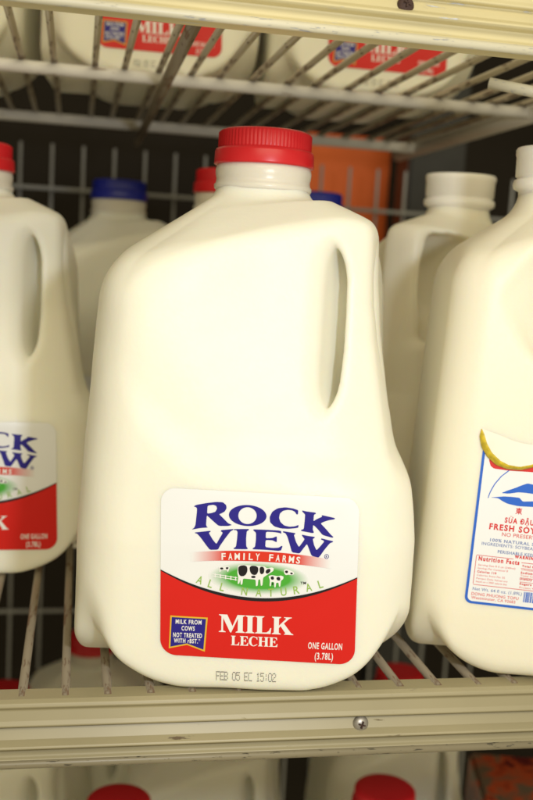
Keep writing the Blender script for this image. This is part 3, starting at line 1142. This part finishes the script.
    side = [((-.45, -.4), (.45, -.4)), ((0, -.5), (-.05, -.2)), ((-.4, -.2), (.35, -.2)), ((.3, -.2), (.25, .45)), ((-.1, -.2), (-.4, .45)), ((.25, .45), (.05, .38))]
    c1, c2 = UV([(521.6, 512.2), (541, 514.4)])
    upr = [q_ for (c_, sg) in ((c1, east), (c2, side)) for q_ in strokes(c_[0], c_[1], 6.6, [g_ for g_ in sg if abs(g_[0][0] - g_[1][0]) < .2], .8)]
    lev = [q_ for (c_, sg) in ((c1, east), (c2, side)) for q_ in strokes(c_[0], c_[1], 6.6, [g_ for g_ in sg if abs(g_[0][0] - g_[1][0]) >= .2], .7)]
    for ls, of in ((upr, .00038), (lev, .00043)):
        bm = bmesh.new()
        for lp in ls:
            bm.faces.new([bm.verts.new((x, -y, 0)) for x, y in lp])
        me = bpy.data.meshes.new('c')
        bm.to_mesh(me)
        bm.free()
        B.wrap('character', me, of, sheet, M['soyred'])

    def line(s_, x, y, h, wd, wt):
        u, v = UV([(x, y)])[0]
        return (s_, u, v, h, wd, wt, 0, 'L')
    B.text('title_lettering', [line('S\u1eeeA \u0110\u1eacU N\u00c0NH', 507.6, 523.6, 5.3, 51, .035), line('FRESH SOY MILK', 492.4, 530.2, 6.0, 70, .035)], .00038, sheet, M['soyred'])
    B.text('subtitle_lettering', [line('NO PRESERVATIVES', 505.0, 537.4, 4.0, 52, .008)] +
           [line(t_, x_, y_, 1.9, w_, .0) for t_, x_, y_, w_ in (
               ('Serving Size 8 fl oz (240ml)', 481.8, 567.2, 37), ('Servings Per Container 8', 481.4, 570.6, 30), ('Calories from Fat 35', 480.6, 577.6, 28),
               ('Percent Daily Values are', 480.2, 581.0, 31), ('based on a 2000 calorie diet', 479.8, 584.2, 31), ('Cholesterol 0mg', 524.8, 572.2, 24), ('Total Carb 8g', 523.6, 578.2, 22), ('Protein 9g', 522.8, 590.2, 16))] +
           [line('DONG PHUONG TOFU', 475.4, 597.2, 3.1, 47, .012), line('Westminster, CA 92683', 475.2, 601.0, 2.9, 44, .012)], .00038, sheet, M['soypink'])
    B.text('small_lettering', [line('100% NATURAL SOYBEAN', 493.4, 542.6, 3.2, 66, .02), line('INGREDIENTS: SOYBEAN, WATER', 485.2, 546.2, 3.2, 74, .008), line('PERISHABLE KEEP REFRIGERATED', 501, 554.6, 3.2, 70, .02),
                               line('Net Wt. 64 fl oz. (1.89L)', 476.6, 592.2, 3.2, 49, .008)], .00038, sheet, M['soynavy'])
    B.text('facts_lettering', [line('WARNING', 517.8, 559.6, 3.2, 22, .05), line('Nutrition Facts', 482.2, 562.0, 4.5, 40.5, .045), line('Calories 110', 481.0, 574.2, 2.2, 19, .04),
                               line('Total Fat 4g', 525.2, 568.6, 2.2, 20, .04), line('Sodium 5mg', 524.0, 575.4, 2.2, 20, .04), line('Dietary Fiber', 523.2, 581.6, 2.2, 22, .04), line('Sugars 3g', 522.9, 586.6, 2.2, 18, .04)], .00038, sheet, M['soyred'])
    def rule(x0, y0, x1, y1, wd=.5):
        (u0, v0), (u1, v1) = UV([(x0, y0), (x1, y1)])
        if abs(u1 - u0) > abs(v1 - v0):
            return [(u0, v0), (u1, v0), (u1, v0 + wd), (u0, v0 + wd)]
        return [(u0, v0), (u0 + wd, v0), (u0 + wd, v1), (u0, v1)]
    B.polys('table_frame', [rule(480.4, 556.2, 516.8, 560.3, .55), rule(480.0, 557.0, 476.9, 585.6, .55), rule(477.3, 586.2, 560, 595.4, .55), rule(524.6, 564.0, 560, 568, .6), rule(524.2, 570.0, 560, 574, .4), rule(523.6, 579.4, 560, 583.4, .4), rule(523.2, 583.6, 560, 587.6, .4)], .00038, sheet, M['soyred'])
    bars, u = [], UV([(527.6, 594)])[0]
    v0 = u[1]
    u = u[0]
    rnd = random.Random(3)
    for _ in range(12):
        wd = rnd.choice((.4, .7, 1.1))
        bars.append([(u, v0), (u + wd, v0), (u + wd, v0 + 10.5), (u, v0 + 10.5)])
        u += wd + rnd.choice((.4, .7))
    B.polys('barcode', bars, .00038, sheet, M['soyblue'])
    return sheet


soy = thing('soy_milk_jug', 'half gallon soy milk jug with white cap and blue framed peeling label, right front', 'soy milk jug', on_shelf(551, .498, 0), rad(-14), 'soy milk jugs on the right of the shelf')
mesh_obj('body', HALF_ME, soy)
prof = [(1.98, 21.4), (2.0, 21.6), (2.26, 21.75), (2.30, 21.95), (2.25, 22.15), (2.12, 22.2), (2.12, 22.3), (2.20, 22.34), (2.22, 23.3), (2.26, 23.36), (2.27, 23.62), (2.2, 23.72), (1.9, 23.75), (.3, 23.76)]
bm_obj('cap', lathe([(r * .01, (z + 1.2) * .01) for r, z in prof], 80), soy, M['soycap'])
soy2 = dup(soy, 'half gallon soy milk jug with its dark handle opening showing, behind the right front one', on_shelf(453, .655, 0), rad(-99))
soy_label(soy)

# ------------------------------------------------------------------ small things at the back and the lower right
p = at(337, 185, 1.30)
ob = thing('orange_box', 'orange box standing behind the wire grid right of the middle cap', 'box', (p.x, p.y, -0.10))
box('box_side', (0, 0, 0.226), (.112, .10, .452), M['orange'], ob)
p = at(430, 170, 1.20)
po = thing('cooler_post', 'black upright post at the back beside the orange box', 'post', (p.x, p.y, -0.5))
box('upright', (0, 0, .5), (.07, .05, 1.0), M['post'], po)
p = at_plane(508, 782, LOW_Z + 0.26)
rc = thing('red_carton', 'red carton with pale streaks on the lowest shelf at the bottom right corner', 'carton', (p.x + .052, p.y + .05, LOW_Z + .001), rad(-14))
m, nt, b = new_mat('red_carton_print')
tc = nt.nodes.new('ShaderNodeTexCoord')
n = nt.nodes.new('ShaderNodeTexNoise')
n.inputs['Scale'].default_value = 26
n.inputs['Detail'].default_value = 3
n.inputs['Distortion'].default_value = 1.5
nt.links.new(tc.outputs['Object'], n.inputs['Vector'])
r = nt.nodes.new('ShaderNodeValToRGB')
els = r.color_ramp.elements
els[0].position, els[0].color = .42, (.10, .008, .008, 1)
els[1].position, els[1].color = .62, (.13, .09, .055, 1)
e = els.new(.52); e.color = (.42, .06, .012, 1)
nt.links.new(n.outputs['Fac'], r.inputs['Fac'])
nt.links.new(r.outputs['Color'], b.inputs['Base Color'])
b.inputs['Roughness'].default_value = .4
box('carton_side', (0, 0, .115), (.10, .08, .23), m, rc)
